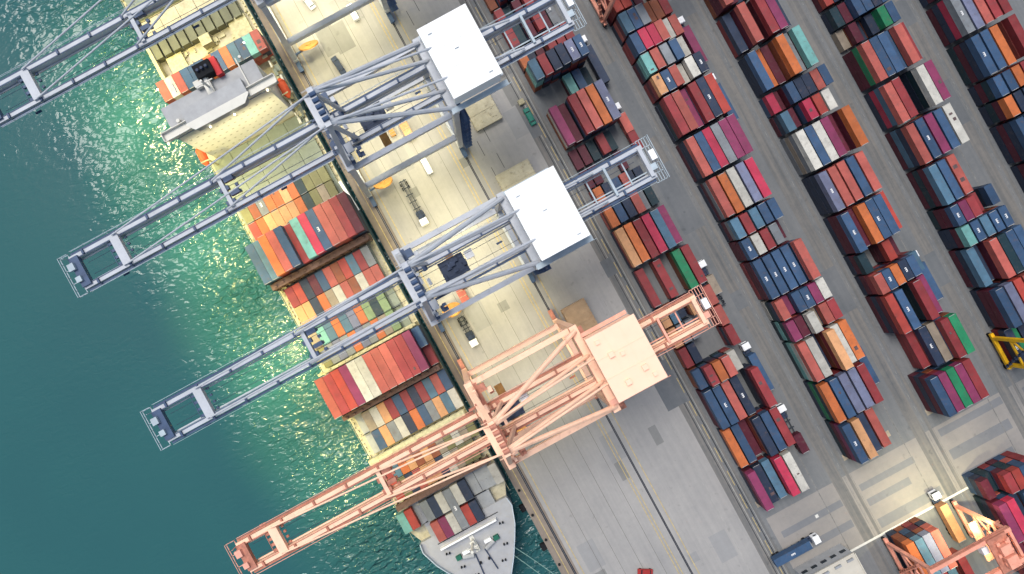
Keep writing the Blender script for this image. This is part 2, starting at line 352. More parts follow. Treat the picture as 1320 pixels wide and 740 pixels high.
def bay(block, k, n, spec, bayno, p0=None, blockname=None, rows=None):
    toks = spec.split(); nc = len(toks)
    x0 = BP[block]
    pitch = 2.9 if block == 0 else (2.66 if nc >= 6 else 3.0)
    y0 = LAT(k); y1 = LAT(k + n); yc = (y0 + y1) / 2
    tops = []
    for i, t in enumerate(toks):
        if t[0] == '-': continue
        c = t[0]; h = int(t[1]); low = t.split(':')[1] if ':' in t else ''
        x = x0 + pitch * i + 1.22 + .05
        for j in range(h):
            top = j == h - 1
            cc = c if top else (low[j] if j < len(low) else random.choice('NBMRSDMNBRZ'))
            jx, jy = random.uniform(-.05, .05), random.uniform(-.12, .12)
            if n == 2 and not top and random.random() < .2:
                for q in (-1, 1): cont(cc, 1, x + jx, yc + q * 3.06, j * TIER + .12, top=False)
            else: cont(cc, n, x + jx, yc + jy, j * TIER + .12, top=top, info=dict(block=blockname or block, bay=bayno, i=i, toks=toks, nc=nc, h=h))
YARD = {
 0: [(-15, 2, 'Z2 B3 R3 O3 N2 R2'), (-13, 2, 'Z1 B3 R3 O3 M1 N2'), (-11, 2, 'R2 D1 M2 R3 M1 G1'), (-9, 1, 'O2 N1 M1 R3 R3 R3'), (-8, 1, 'L5:ZZTT R5 N5 N5 J5 B5'), (-7, 1, '- - - T2 B2 D1'),
     (-6, 2, 'P3:ZW M2 R4 S4 O4 J4'), (-4, 1, 'M1 M1 D1 R2 D1 -'), (-3, 1, 'M1 M1 - - M1 -'), (-2, 1, 'O3 N3 B3 S3 N1 N1'), (-1, 1, 'O3 B3 N3 S3 G1 D1'), (0, 2, 'A3 O3 R3 C3 L3 P2'),
     (2, 2, 'R2 - R2 - E3:ZZ R3'), (4, 1, 'A2 L2 N1 A3 N1 S3'), (5, 1, 'A2 G2 G2 - - S3'), (6, 1, 'R2 N2 - - - R3'), (7, 1, 'B3:ZZ R4 O4 S4 W3 -'),
     (8, 2, 'B3:MM B3 S3 N3 - R4'), (10, 2, 'O2 B2 M1 N3 B3 R3'), (12, 2, 'P3 N2 L2 C3 W3 -')],
 1: [(-11, 2, 'F4 F4 N3 M2 M2 R3'), (-9, 1, 'F4 F4 N2 M2 - Z2'), (-8, 1, 'L4 B4 G4 Z3 Z3 R3'), (-7, 1, 'B4 C4 C4 S4 W3 S3'), (-6, 1, 'T4:MNT S4 G4 B4 W3'), (-5, 1, 'A4:RMR B4 S4 W3 W4 N4'),
     (-4, 2, 'R4:NDR S4 P3 R4 N4 F4'), (-2, 2, 'S4:MNN B4 C4 G4 P4 P4'), (0, 2, 'S4:NMG O4 W4 J4 C4'), (2, 1, 'L4:NMG R4 L4 B4 B4'), (3, 1, 'B4:MMM W4 R4 G4 M2'),
     (4, 2, 'B4:RMM B4 B4 B4 S5'), (6, 1, 'S4:WDN P3 B4 B4 P4 W4'), (7, 1, 'P4:DTD M4 W5 Y3 S4 R4'), (8, 2, 'S4:DTW W4 N2 A5 W4 O4'), (10, 2, 'O4:NED B4 J4 J4 R4'), (12, 2, 'B4:DMP A4 N3 S3 -')],
 2: [(-10, 2, 'S4 B4 N2 N3 P4 B3'), (-8, 2, 'S4:ZMM M3 N2 N2 - R4'), (-6, 2, 'N2 S4:MMM - R4:NMM P4 -'), (-4, 2, 'B3:NNN O2 M2 O4:ZZZ G3 T4:MMM'), (-2, 1, 'C2 M1 B3 N3 N3 S3 B3'), (-1, 1, 'L3:MNN M2 C4 F4 W4'),
     (0, 2, 'W4:GYG B4 W4 P4 M3 O5'), (2, 2, 'J4:NNN S4 S4 B4 S4'), (4, 2, 'B4:NMM M3 O4:RRR B4 B4 F3'), (6, 1, 'D3:NMN - - F3:MM M2 -'), (7, 1, 'S4:NMR B4 O4 N4 B4 L3'),
     (8, 2, 'F4:MNM B4 - R4 P3'), (10, 2, '- R2 N3 Y3 R4 E4'), (12, 2, 'B4:MNM P4 E4 P4 R4 -')],
 3: [(-8, 2, 'R3 N3 N3 B3 B3 B3'), (-6, 2, 'F2:MN N2 B2 N3 B3 B3'), (-4, 1, 'D2 M2 B3 B3 N3 B3'), (-3, 1, 'Y1 M2 N1 N2 E3:EE B3'), (-2, 2, 'S4:MME B4 B4 B3 S4 R3'), (0, 2, 'S4:NCL R4 - D1 W4:NND P4'),
     (2, 2, 'S4:MLN B4 P4 B4 W4'), (4, 2, 'L4:MDM B4 S4 - -'), (6, 1, 'B4:DMM P4 R4 R3 - B3:NN'), (7, 1, 'T4:NNM B4 L4 B4 B4'), (8, 2, 'L3:MN N2 S4:MMM D4 B4 B4'), (10, 2, 'B4:NMM J4 F4 S4 B4'), (12, 2, 'N2 E1 N1 M2 O4')],
 4: [(-6, 2, 'M3:NM N3 B3 G3 S3 R3'), (-4, 2, 'M4:NM N3 B3 G3 S3 R3'), (-2, 2, 'G4:MNC J4 S4 R4 R4'), (0, 2, 'B4:DMN B4 O4 - R4'), (2, 1, 'B4:NMD B4 O4 R4 B4'), (3, 1, 'O4:NDM N4 N4 B4 B4'), (4, 2, 'B4:NMN B4 R4 N4 B4'), (6, 2, 'B4:NMN N4 M4 B4 R4'), (8, 2, 'B4:NMN N4 R4')],
}
for bl, lst in YARD.items():
    for q, (k_, n_, spec) in enumerate(lst): bay(bl, k_, n_, spec, k_)
# second yard below the crossing road
y2 = 17.75
bay(1, y2, 2, 'O4:NZZ L4 J4 S4 - -', 101, blockname='b'); bay(1, y2 + 2, 2, 'O4 S2 R3 L3 - R2', 103, blockname='b'); 
bay(2, y2 - .6, 1, 'M3 D2 R4 F4 B4 R3', 200, blockname='c'); bay(2, y2 + .4, 2, 'P4:DNM C4 N3 B4 R4 M4', 201, blockname='c'); bay(2, y2 + 2.4, 2, 'M3 R3 M3 B3 R3 N3', 203, blockname='c')
bay(3, y2 - .6, 2, 'R4 N4 B4 S4 M4 B4', 300, blockname='d')
# concrete pads under block ends
pads = []
for i in range(4):
    pads.append((BP[i] - .3, BP[i] + 15.8, LAT(14) - .9, LAT(14) + 1.0))
lines('block_pad', pads, M_conc, .03)
# ship containers ----------------------------------------------------------
SX = -37.7
def shiprow(y0a, n, spec, z, no, back=True):
    toks = spec.split(); yc = -(y0a + CLEN[n] / 2)
    for i, t in enumerate(toks):
        if t[0] == '-': continue
        c = t[0]; h = int(t[1]) if len(t) > 1 else 1
        x = SX + (i - (len(toks) - 1) / 2) * 2.52
        for j in range(h):
            top = j == h - 1; zz = z + j * TIER
            m = n
            if t.endswith('s') : m = 1
            cont(c if top else random.choice('NBMRSN'), m, x, yc + (3.06 if m != n else 0), zz, top=top, info=dict(block='ship', bay=no, i=i, toks=toks, nc=len(toks), h=h))
shiprow(-96.2, 1, 'S3 W3 S3 B3 B3 B3 O3 B3 O3 L3 B3 T3 S3', 6, 0)
shiprow(-56.0, 1, 'Q Z G O O A O D Q Q Q', 6.4, 1)
shiprow(-49.7, 1, 'F O A A A A O D Q Y Q', 6.4, 2)
shiprow(-43.4, 2, 'B3 L3 O4 S4 B4 R3 T4 C4 B4 S4 S4 R4 M4', 6, 3)
shiprow(-28.2, 1, '- R F N M B S Z F L R G -', 5.6, 4)
shiprow(-22.0, 1, '- A A N O Y W S Z W S S -', 5.6, 5)
shiprow(-14.4, 1, '- Y T L O L J O V D V - -', 5.6, 6)
shiprow(-8.2, 1, '- Q G J G O J G O Y V - -', 5.6, 7)
shiprow(-.6, 2, 'S4 R4 F4 P4 W4 W4 S4 S4 S4 R4 R4 P4 -', 6, 8)
cont('B', 1, SX + 6 * 2.52, -2.4 - .2, 6 + 2 * TIER, info=dict(block='ship', bay=8, i=12, toks=['P4', 'B3'], nc=13, h=3))
cont('R', 1, SX + 6 * 2.52, -8.7, 6 + TIER, info=dict(block='ship', bay=8, i=12, toks=['P4', 'R3'], nc=13, h=2))
for j in (0, 1): cont('N', 1, SX + 6 * 2.52, -2.6, 6 + j * TIER, top=False)
cont('M', 1, SX + 6 * 2.52, -8.7, 6, top=False)
shiprow(14.2, 1, '- - Y W A R B R N R L S B', 5.6, 9)
shiprow(20.4, 1, '- - B A G W N O B G A L W', 5.6, 10)
shiprow(29.8, 1, '- R L O A Z A Z Y Q W Y Q', 5.6, 11)
shiprow(36.0, 1, '- F Q N S A A N W Y Q Q -', 5.6, 12)
shiprow(45.2, 1, 'T F - G N W - W N - - - W', 6.4, 13)
shiprow(52.0, 1, '- - - S P W - F N - - - -', 6.4, 14)
cont('G', 2, SX, -51.5, 6.4, info=dict(block='ship', bay=13, i=6, toks=['W1', 'G1', 'W1'], nc=13, h=1))
# trucks -------------------------------------------------------------------
def place_cont(c, n, px, py, z, rot, info): 
    x, y = P(px, py, z + 2.6); cont(c, n, x, y, z, rot=rot, info=info)
# --- emit containers
def area(c):
    L_ = CLEN[c['n']]
    cx, cy = proj(c['x'], c['y'], c['z'] + 2.6)
    if cx < -5 or cx > 1325 or cy < -5 or cy > 745: return 0
    vis = 1.0
    if cx < 8 or cx > 1312 or cy < 8 or cy > 732: vis = .6
    return L_ * (F / (H - c['z'] - 2.6)) ** 2 * vis
def lname(c): return CC[c][1]
ORD = ['zeroth', 'first', 'second', 'third', 'fourth', 'fifth', 'sixth', 'seventh', 'eighth', 'ninth', 'tenth', 'eleventh', 'twelfth', 'thirteenth', 'fourteenth', 'fifteenth', 'sixteenth', 'seventeenth', 'eighteenth', 'nineteenth', 'twentieth']
BN = {0: 'first yard block', 1: 'second yard block', 2: 'third yard block', 3: 'fourth yard block', 4: 'fifth yard block', 'b': 'orange gantry block', 'c': 'bottom right block', 'd': 'far corner block', 'ship': "ship's deck"}
def emit():
    tops = [c for c in CONTS if c['top'] and area(c) > 0]
    tops.sort(key=lambda c: -area(c) - (5000 if c['info'].get('truck') else 0))
    ind = tops[:300]; ids = set(id(c) for c in ind)
    rest = [c for c in CONTS if id(c) not in ids]
    # order of the bays seen in every block
    seen = {}
    for c in tops: seen.setdefault(c['info']['block'], set()).add(c['info']['bay'])
    rank = {b: {v: i + 1 for i, v in enumerate(sorted(s))} for b, s in seen.items()}
    labs = {}
    def neigh(c, d_):
        t = c['info']['toks']; i = c['info']['i'] + d_
        if len(t) < 4 or i < 0 or i >= len(t): return 'edge'
        return 'gap' if t[i][0] == '-' else lname(t[i][0]).split()[-1 if t[i][0] in 'SRFZ' else 0]
    for c in ind:
        inf = c['info']
        if inf.get('truck'): c['lab'] = inf['truck']; continue
        col = lname(c['c']); size = 'long' if c['n'] == 2 else 'short'
        b = BN[inf['block']]; r = rank[inf['block']][inf['bay']]
        a1, a2 = neigh(c, -1), neigh(c, 1)
        side = 'seaward' if inf['block'] == 'ship' else 'quayward'
        rowword = 'row' if inf['block'] == 'ship' else 'bay'
        c['l1'] = f"{size} {col} container between {a1} and {a2}, {ORD[r]} {rowword} down the {b}" if a1 not in ('edge', 'gap') and a2 not in ('edge', 'gap') else \
                  f"{size} {col} container beside a {'%s one' % (a1 if a1 not in ('edge','gap') else a2) if not (a1 in ('edge','gap') and a2 in ('edge','gap')) else 'gap'}, {ORD[r]} {rowword} down the {b}"
        c['l2'] = f"{size} {col} container, {ORD[inf['i'] + 1]} from {side} side, {ORD[r]} {rowword} down the {b}"
        labs[c['l1']] = labs.get(c['l1'], 0) + 1
    for c in ind:
        if 'lab' not in c: c['lab'] = c['l1'] if labs[c['l1']] == 1 and len(c['l1'].split()) <= 16 else c['l2']
    used = set()
    for c in ind:
        o = bpy.data.objects.new('shipping_container', ME[c['n']]); COL.objects.link(o)
        o.location = (c['x'], c['y'], c['z']); o.rotation_euler = (0, 0, c['rot'] + (math.pi if random.random() < .3 else 0))
        o.material_slots[0].link = 'OBJECT'; o.material_slots[0].material = CM[c['c']]
        if c['c'] in 'NBJG' and random.random() < .42:
            g = bpy.data.objects.new('roof_mark', ME_LOGO); COL.objects.link(g); g.parent = o
        if random.random() < .10 and not o.children:
            pm = MB(); pl = CLEN[c['n']]
            for q in range(random.randint(1, 2)): pm.box(random.uniform(-.5, .5), random.uniform(-pl * .4, pl * .4), 2.604, random.uniform(.5, 1.3), random.uniform(.4, 1.2), .012)
            each(pm, 'roof_patch', M_patch, o)
        inf = c['info']
        tag(o, c['lab'], 'shipping container', 'containers stacked on the ship' if inf['block'] == 'ship' else ('containers carried on trucks' if inf.get('truck') else 'containers stacked in the yard'))
    b = MB()
    for c in rest:
        L_ = CLEN[c['n']]; m = CM[c['c']]
        b.box(c['x'], c['y'], c['z'] + 1.3, 2.38, L_ - .06, 2.55, m, c['rot'])
        if abs(c['rot']) < .01:
            for sx in (-1, 1):
                for sy in (-1, 1):
                    b.box(c['x'] + sx * 1.14, c['y'] + sy * (L_ / 2 - .08), c['z'] + 1.3, .14, .14, 2.6, m)
                b.box(c['x'] + sx * 1.18, c['y'], c['z'] + 2.55, .08, L_ - .3, .1, m)
    o = b.build('stacked_containers', None)
    tag(o, 'lower tiers and remaining containers filling the yard blocks and ship', 'shipping containers', kind='stuff')
# ------------------------------------------------------------------ trucks and cars
def wheel_(b, x, y, r=.5, w_=.35, m=M_black): b.tube((x - w_ / 2, y, r), (x + w_ / 2, y, r), r, 10, m)
def make_truck(trail=12.4):
    """origin under the cab front axle, heading +Y"""
    t = empty('container_truck', (0, 0, 0))
    c = MB(); c.box(0, .35, 1.95, 2.4, 2.0, 2.3); c.box(0, .25, 3.15, 2.1, 1.5, .25); c.box(0, 1.36, 1.0, 2.3, .12, .5)
    cab = c.build('cab', M_cab, t, bevel=.12)
    g = MB(); g.box(0, 1.37, 2.35, 2.1, .06, .8); g.box(1.21, .5, 2.35, .04, 1.0, .7); g.box(-1.21, .5, 2.35, .04, 1.0, .7); g.build('windscreen', M_glass, cab)
    f = MB(); f.box(0, -1.6, .85, 2.1, 3.6, .35); f.box(0, -1.5, 1.25, 1.2, 1.2, .5); f.tube((-.95, -1.0, 1.1), (-.95, -1.9, 1.1), .3, 8)
    f.build('tractor_frame', M_dark, t)
    tl = MB()
    y1, y0 = -1.6, -1.6 - trail
    for sx in (-.55, .55): tl.box(sx, (y0 + y1) / 2, 1.08, .22, trail, .34)
    for q in range(6): tl.box(0, y0 + .4 + q * (trail - .8) / 5, 1.12, 2.4, .3, .24)
    tlo = tl.build('trailer', mat('chassis_dark', (48, 56, 66), k=.7), t)
    for yy, par in ((.4, t), (-2.6, t), (y0 + 1.2, tlo), (y0 + 2.5, tlo)):
        for sx in (-1, 1):
            wb = MB(); wheel_(wb, 0, 0); wo = wb.build('wheel', M_black, par, loc=(sx * 1.0, yy, 0))
    return t
def copytree(o, parent=None):
    c = o.copy(); COL.objects.link(c); c.parent = parent
    for ch in list(o.children): copytree(ch, c)
    return c
T0 = make_truck(); T1 = make_truck(7.0)
tused = {}
def truck(cx, cy, rz, label, short=False, load=None, z=3.2):
    proto = T1 if short else T0
    o = proto if not tused.get(short) else copytree(proto); tused[short] = True
    x, y = P(cx, cy, z); o.location = (x, y, 0.02); o.rotation_euler = (0, 0, rz)
    tag(o, label, 'truck', 'container trucks in the terminal')
    c, s = math.cos(rz), math.sin(rz)
    for (col, n, dist, lab) in (load or []):
        cont(col, n, x + s * dist, y - c * dist, 1.27, rot=rz, info=dict(block='truck', bay=0, i=0, toks=[], nc=1, h=1, truck=lab))
truck(752, 52, 0, 'truck with white cab and navy container right of the first block, topmost', load=[('N', 2, 8.2, 'navy container on the truck beside the five-high blue and red stack')])
truck(795.5, 138.6, 0, 'truck with white cab hauling a salmon and a red short container', load=[('S', 1, 5.2, 'short salmon container riding directly behind a white cab, red one behind it'), ('R', 1, 11.4, 'short red container riding at the rear of a truck behind a salmon one')])
truck(906, 342, 0, 'truck with white cab hauling one beige short container beside the green container', load=[('Y', 1, 6.6, 'short beige container on a truck beside the green and red containers')])
truck(963, 448, 0, 'truck with white cab and blue container beside a tall red container', load=[('B', 2, 8.4, 'long blue container on a truck right of the tall red container')])
truck(1009, 528.5, 0, 'truck with white cab, open frame and maroon short container at its rear', load=[('M', 1, 11.2, 'short maroon container at the rear of a truck near the cream container')])
truck(878, 27.4, 0, 'truck with white cab and plum container beside the second block, top', load=[('P', 2, 8.2, 'long plum container on a truck right of the white short container')])
truck(918, 101.6, 0, 'truck with white cab and blue container beside a bright red container', load=[('B', 2, 8.2, 'long blue container on a truck right of the bright red container')])
truck(985, -18, 0, 'truck at the top edge carrying a blue container beside the third block', load=[('N', 2, 8.2, 'long navy container on a truck beside the third block at the top edge')])
truck(1180, 330, 0, 'truck with a blue container beside the plum container of the third block', load=[('B', 2, 8.6, 'long blue container on a truck right of the plum one in block three')])
truck(1099, 440, 0, 'truck carrying a blue container right of the long orange container', load=[('B', 2, 8.2, 'long blue container on a truck right of the navy pair in block two')])
truck(1209, 641, 0, 'truck with white cab driving out from under the orange gantry crane', load=[('A', 2, 8.6, 'long peach container on a truck under the orange gantry crane')])
truck(1052, 697, R(-90), 'truck with white cab crossing the road with a blue container', load=[('B', 2, 8.0, 'long blue container on the truck crossing the road at the bottom')])
truck(545.5, 284, R(180), 'truck with white cab and empty trailer on the quay behind the orange reel')
truck(610, 441, R(180), 'truck with white cab and short dark trailer on the quay above the salmon crane', short=True)
truck(672, 545, R(180), 'truck with white cab under the portal of the salmon crane', short=True, load=[('Q', 1, 5.0, 'short olive container on a truck under the salmon crane portal')])
def car(px, py, rz, m, label, cat='car', L_=4.6, hh=1.5, van=False):
    x, y = P(px, py, 1); t = empty('parked_van' if van else 'parked_car', (x, y, .02), rz)
    b = MB(); b.box(0, 0, .62 if not van else .95, 1.85, L_, .75 if not van else 1.4); body = b.build('body', m, t, bevel=.18)
    c = MB(); c.box(0, -.2, 1.15 if not van else 1.75, 1.6, L_ * (.5 if not van else .7), .55 if not van else .35); c.build('roof', m, t, bevel=.15)
    g = MB(); g.box(0, L_ * .25 - .1, 1.08, 1.5, .5, .35); g.box(0, -L_ * .25 - .3, 1.08, 1.5, .3, .3); each(g, 'window', M_glass, t)
    for sx in (-1, 1):
        for sy in (-1, 1):
            wb = MB(); wheel_(wb, 0, 0, .34, .22); wb.build('wheel', M_black, t, loc=(sx * .85, sy * L_ * .32, 0))
    return tag(t, label, cat)
car(683, 150, R(0), M_green, 'dark green pickup driving on the apron right of the white crane house', 'pickup', 5.6)
car(550, 214, R(0), M_cab, 'white van on the quay above the truck with the empty trailer', 'van', 5.2, van=True)
car(455, 16, R(0), M_cab, 'white van on the quay at the top edge of the photo', 'van', 5.2, van=True)
car(398, 3, R(10), M_cab, 'white car at the top edge between the crane legs', 'car')
car(436, 84, R(5), M_dark, 'dark machine parked on the quay right of the ship bridge', 'utility vehicle', 6.0)
car(832, 738, R(60), mat('car_red', (170, 50, 48), k=.7), 'small red car at the bottom edge of the apron', 'car')
emit()
# ------------------------------------------------------------------ ship-to-shore cranes
def railing(b, x0, x1, y, z, step=3.2, m=None):
    n_ = max(2, int(abs(x1 - x0) / step))
    for i in range(n_ + 1):
        x = x0 + (x1 - x0) * i / n_; b.box(x, y, z + .5, .1, .1, 1.0, m)
    for zz in (.55, 1.05): b.beam((x0, y, z + zz), (x1, y, z + zz), .07, .07, m)
def sts(ya, label, M, MD, MH, MR=None, half=9.6, g=3.9, tip=-86.5, back=51, lamp=True, hl=8.9, apex=62, trolley=-4.0, vents=False):
    MR = MR or M_rail
    t = empty('quay_crane', (0, -ya, 0)); tag(t, label, 'quay crane', 'ship-to-shore cranes')
    xs0, xs1, xl = XS, -14.6, XL
    def part(name, b, m=M, par=t, **k): return b.build(name, m, par, **k)
    for x in (xs0, xl):
        b = MB(); b.box(x, 0, 2.6, 1.5, 2 * half + 2, 1.6); sb = part('sill_beam', b)
        for sy in (-1, 1):
            b = MB(); b.box(0, 0, 1.2, 1.3, 7.4, 1.0)
            for q in (-2.7, -.9, .9, 2.7): b.tube((-.3, q, .5), (.3, q, .5), .45, 8, M_black)
            b.build('bogie', MD, t, loc=(x, sy * (half + .4), 0))
    for sy in (-1, 1):
        b = MB().beam((xs0, sy * half, 3), (xs1, sy * half, 40), 1.7, 1.5); lg_ = part('leg', b)
        b = MB().beam((xl, sy * half, 3), (xl + .2, sy * half, 41), 1.6, 1.5); lg2 = part('leg', b)
        if sy == -1:
            b = MB()
            for q in range(9):
                z = 4 + q * 4.0
                b.box(xl + 2.1, sy * half - .6, z, 2.2, 3.6, .12); b.beam((xl + 2.1, sy * half - 2.2, z), (xl + 2.1, sy * half + 1.0, z + 4), .8, .12)
            b.build('stairs', MD, lg2)
        b = MB().beam((xs0 + .9, sy * half, 14), (xl - .9, sy * half, 14), 1.5, 1.9); pb = part('portal_beam', b)
        b = MB(); railing(b, xs0 + 2, xl - 2, sy * (half + .75), 14.9); b.build('handrail', MR, pb)
        b = MB().beam((xs1 + .9, sy * half, 39.4), (xl - .9, sy * half, 39.4), 1.35, 1.6); part('side_beam', b)
    for x, z in ((xs0 + .3, 14.0), (xl, 14.0)):
        b = MB().beam((x, -half + .8, z), (x, half - .8, z), 1.4, 1.8); part('cross_beam', b)
    for x in (xs1, xl + .2):
        b = MB().beam((x, -half - .8, 41.2), (x, half + .8, 41.2), 1.9, 2.0); cb = part('top_beam', b)
        r = MB(); 
        for s_ in (-1, 1):
            n_ = 12
            for i in range(n_): r.box(x + s_ * 1.3, -half + i * (2 * half / n_), 42.4, .12, .12, 1.3)
            r.beam((x + s_ * 1.3, -half, 43.1), (x + s_ * 1.3, half, 43.1), .1, .1)
        r.box(x + 1.5, 0, 42.3, 1.0, 2 * half, .12)
        r.build('walkway', MD, cb)
    # boom and main girder
    for nm, x0, x1 in (('boom', tip, -16.4), ('main_girder', -16.1, back)):
        b = MB()
        for sy in (-1, 1):
            b.beam((x0, sy * g, 38.9), (x1, sy * g, 38.9), 1.2, 2.2)
            b.beam((x0, sy * (g - .95), 38.0), (x1, sy * (g - .95), 38.0), .35, .5)
        bo = part(nm, b)
        w_ = MB(); dk = MB()
        for sy in (-1, 1):
            dk.box((x0 + x1) / 2, sy * (g + 1.05), 39.3, x1 - x0 - 1, .62, .1); dk.box((x0 + x1) / 2, sy * (g - .45), 40.08, x1 - x0 - 1, .2, .08); railing(w_, x0 + 1, x1 - 1, sy * (g + 1.68), 39.3, 3.5)
            for q in range(int((x1 - x0) / 9)): w_.box(x0 + 4 + q * 9, sy * (g + .2), 40.3, .5, 1.3, .6, MD)
        w_.build('walkway', MR, bo)
        each(dk, 'grating', MD, bo)
    def cross(x, w2, m=M, name='cross_frame', ext=0): 
        b = MB().beam((x, -g - ext, 39.9), (x, g + ext, 39.9), w2, 1.6); return part(name, b, m)
    tp = cross(tip + 1.2, 2.4, MD); cross(-74, 2.2); cross(-44.5, 1.0)
    cross(back - 1, 1.0); cross(back - 11, .6, MR)
    b = MB()    # tip platform
    for q in range(2): b.box(tip - 2.4 + q * 2.2, 0, 39.2, .2, 2 * g + 2.4, .12)
    for q in range(4): b.box(tip - 1.3, -g - 1.4 + q * (2 * g + 2.8) / 3, 39.2, 2.4, .16, .12)
    railing(b, tip - 2.4, tip, g + 1.5, 39.2); railing(b, tip - 2.4, tip, -g - 1.5, 39.2)
    for q in range(7): b.box(tip - 2.4, -g - 1.5 + q * (2 * g + 3) / 6, 39.8, .1, .1, 1.2)
    b.beam((tip - 2.4, -g - 1.5, 40.3), (tip - 2.4, g + 1.5, 40.3), .12, .12)
    b.box(tip + .2, 1.6, 41.0, 1.6, 1.8, 1.2); b.box(tip + .4, -1.8, 40.9, 1.4, 1.4, 1.0); b.tube((tip, g, 40), (tip, g, 43), .1, 6)
    b.build('tip_platform', MR, t)
    b = MB()
    for q in range(4):
        yy = -g + 1.2 + q * (2 * g - 2.4) / 3; b.box(-75.9, yy, 39.0, 1.3, .7, .9); b.box(-72.3, yy, 38.4, .6, .6, .6)
        b.box(-44.5 + (q % 2) * 2, yy, 39.8, 2.4, 1.1, 1.3); b.box(-41.5, yy, 38.9, .8, .8, .8)
    b.beam((-76.6, -g + .6, 39.6), (-76.6, g - .6, 39.6), .12, .12)
    each(b, 'sheave', MD, t)
    # festoon and rope lines
    b = MB()
    for yy in (-1.6, 1.6): b.tube((tip + 3, yy, 38.2), (back - 3, yy, 38.2), .06, 5)
    b.build('hoist_rope', M_dark, t)
    # A frame
    ax = -12.5
    for sy in (-1, 1):
        b = MB().beam((xs1, sy * (half - .8), 42), (ax, sy * g, apex), 1.1, 1.1); part('apex_post', b)
        b = MB().beam((-9.5, sy * g, 40), (ax, sy * g, apex), .8, .8); part('apex_post', b)
    b = MB().beam((ax, -g - .8, apex), (ax, g + .8, apex), 1.4, 1.4); b.box(ax - .9, 0, apex - 1.2, 2.6, 2 * g, .12); railing(b, ax - 2, ax + 1.5, g + .9, apex - 1.2, 1); railing(b, ax - 2, ax + 1.5, -g - .9, apex - 1.2, 1)
    part('apex_beam', b)
    b = MB()
    rr = random.Random(3)
    for q in range(44):
        b.box(rr.uniform(xs1 - 2.0, xs1 + 4.5), rr.uniform(-half + 1, half - 1), rr.uniform(40.5, 45), rr.uniform(.5, 1.8), rr.uniform(.5, 2.2), rr.uniform(.3, 1.6), rr.choice([MD, MD, M]))
    for q in range(5): b.tube((ax - .6, -3 + q * 1.5, apex + .9), (ax + .9, -3 + q * 1.5, apex + .9), .55, 8, MD)
    each(b, 'hinge_machinery', MD, t)
    for sy in (-1, 1):
        b = MB(); b.tube((ax, sy * g, apex), (-46, sy * (g + .1), 41), .26); b.tube((ax, sy * g, apex - .5), (-74, sy * (g + .1), 41), .22); part('forestay', b, M)
        b = MB().tube((ax, sy * g, apex), (xl + .2, sy * (half - .6), 42.4), .62); part('backstay', b)
        b = MB().tube((ax, sy * (g - .4), apex), (xl + 1, sy * (g + .3), 41.5), .5); part('backstay', b)
        b = MB().tube((ax, sy * g, apex), (back - 14, sy * g, 41), .3); part('backstay', b)
    # machinery house
    hx0, hx1 = XL + .9, XL + 13.3
    b = MB(); b.box((hx0 + hx1) / 2, 0, 46.6, hx1 - hx0, 2 * hl, 6.6); hs = b.build('machinery_house', MH, t, bevel=.1)
    b = MB(); b.box((hx0 + hx1) / 2, 0, 50.0, hx1 - hx0 + .5, 2 * hl + .5, .25)
    for xx in (hx0 + 4.2, hx0 + 8.4): b.box(xx, 0, 50.14, .10, 2 * hl + .4, .08)
    for xx, yy in ((hx0 + 2, hl - 1.6), (hx1 - 2, -hl + 1.8), (hx0 + 6, 1.5)): b.box(xx, yy, 50.35, 1.0, 1.0, .45)
    for yy in (-hl * .28, hl * .33): b.box((hx0 + hx1) / 2, yy, 50.16, hx1 - hx0 + .5, .14, .12)
    ro = b.build('roof', MH, hs)
    if vents:
        for vx, vy in ((3.5, 2.5), (9.0, -3.8), (4.0, -5.0)):
            b = MB(); b.box(hx0 + vx, vy, 50.5, 1.3, 1.3, .7); b.build('vent', MH, hs)
    b = MB()
    for q in range(10): b.box(hx1 + .5, -hl + .8 + q * (2 * hl - 1.6) / 9, 45.5, .9, .7, 1.0)
    b.build('vent', M_cab, hs)
    b = MB(); b.box((hx0 + hx1) / 2, -hl - 1.0, 43.2, hx1 - hx0 + 3, 1.4, .12); railing(b, hx0 - 1, hx1 + 2, -hl - 1.7, 43.2); b.box((hx0 + hx1) / 2, hl + .7, 43.2, hx1 - hx0, 1.0, .12)
    each(b, 'gallery', MR, hs)
    # backreach frame
    b = MB()
    for q in range(5): b.box(back - .6 + q * .75, 0, 39.0, .16, 2 * g + 4, .14)
    for q in range(6): b.box(back + .9, -g - 1.9 + q * (2 * g + 3.8) / 5, 39.0, 3.2, .16, .14)
    b.beam((back + 2.5, -g - 2, 40.1), (back + 2.5, g + 2, 40.1), .15, .15, MR)
    b.box(back + 1.2, .9, 40.3, 1.5, 2.6, 1.6, M_cab); b.box(back + .2, -1.8, 40.0, 1.6, 1.6, 1.0)
    for q in range(8): b.box(back + 2.5, -g - 2 + q * (2 * g + 4) / 7, 39.6, .12, .12, 1.1)
    b.build('end_platform', MR, t)
    b = MB()
    for x in (back - 6, back - 16): b.beam((x, -g, 38.4), (x, g, 38.4), .35, .35)
    b.beam((XL + 14, -g + 1.7, 38.2), (back, -g + 1.7, 38.2), .3, .3); b.build('tie_beam', MR, t)
    # trolley with spreader and cabin
    b = MB(); b.box(trolley, 0, 37.2, 6.8, 2 * g - 2.6, .8, M_dark)
    for q in range(12): b.box(trolley + rr.uniform(-3.2, 3.2), rr.uniform(-2, 2), 37.9, rr.uniform(.5, 1.6), rr.uniform(.5, 1.4), rr.uniform(.4, 1), rr.choice([M_dark, MD, M_dark]))
    tro = b.build('trolley', None, t)
    b = MB(); b.box(trolley + 4.9, 1.2, 35.8, 2.2, 2.2, 2.4); b.build('operator_cabin', M_cab, tro)
    b = MB(); b.box(trolley, 0, 26.0, 2.2, 12.0, .5); b.box(trolley, 0, 26.6, 1.6, 3.4, .8)
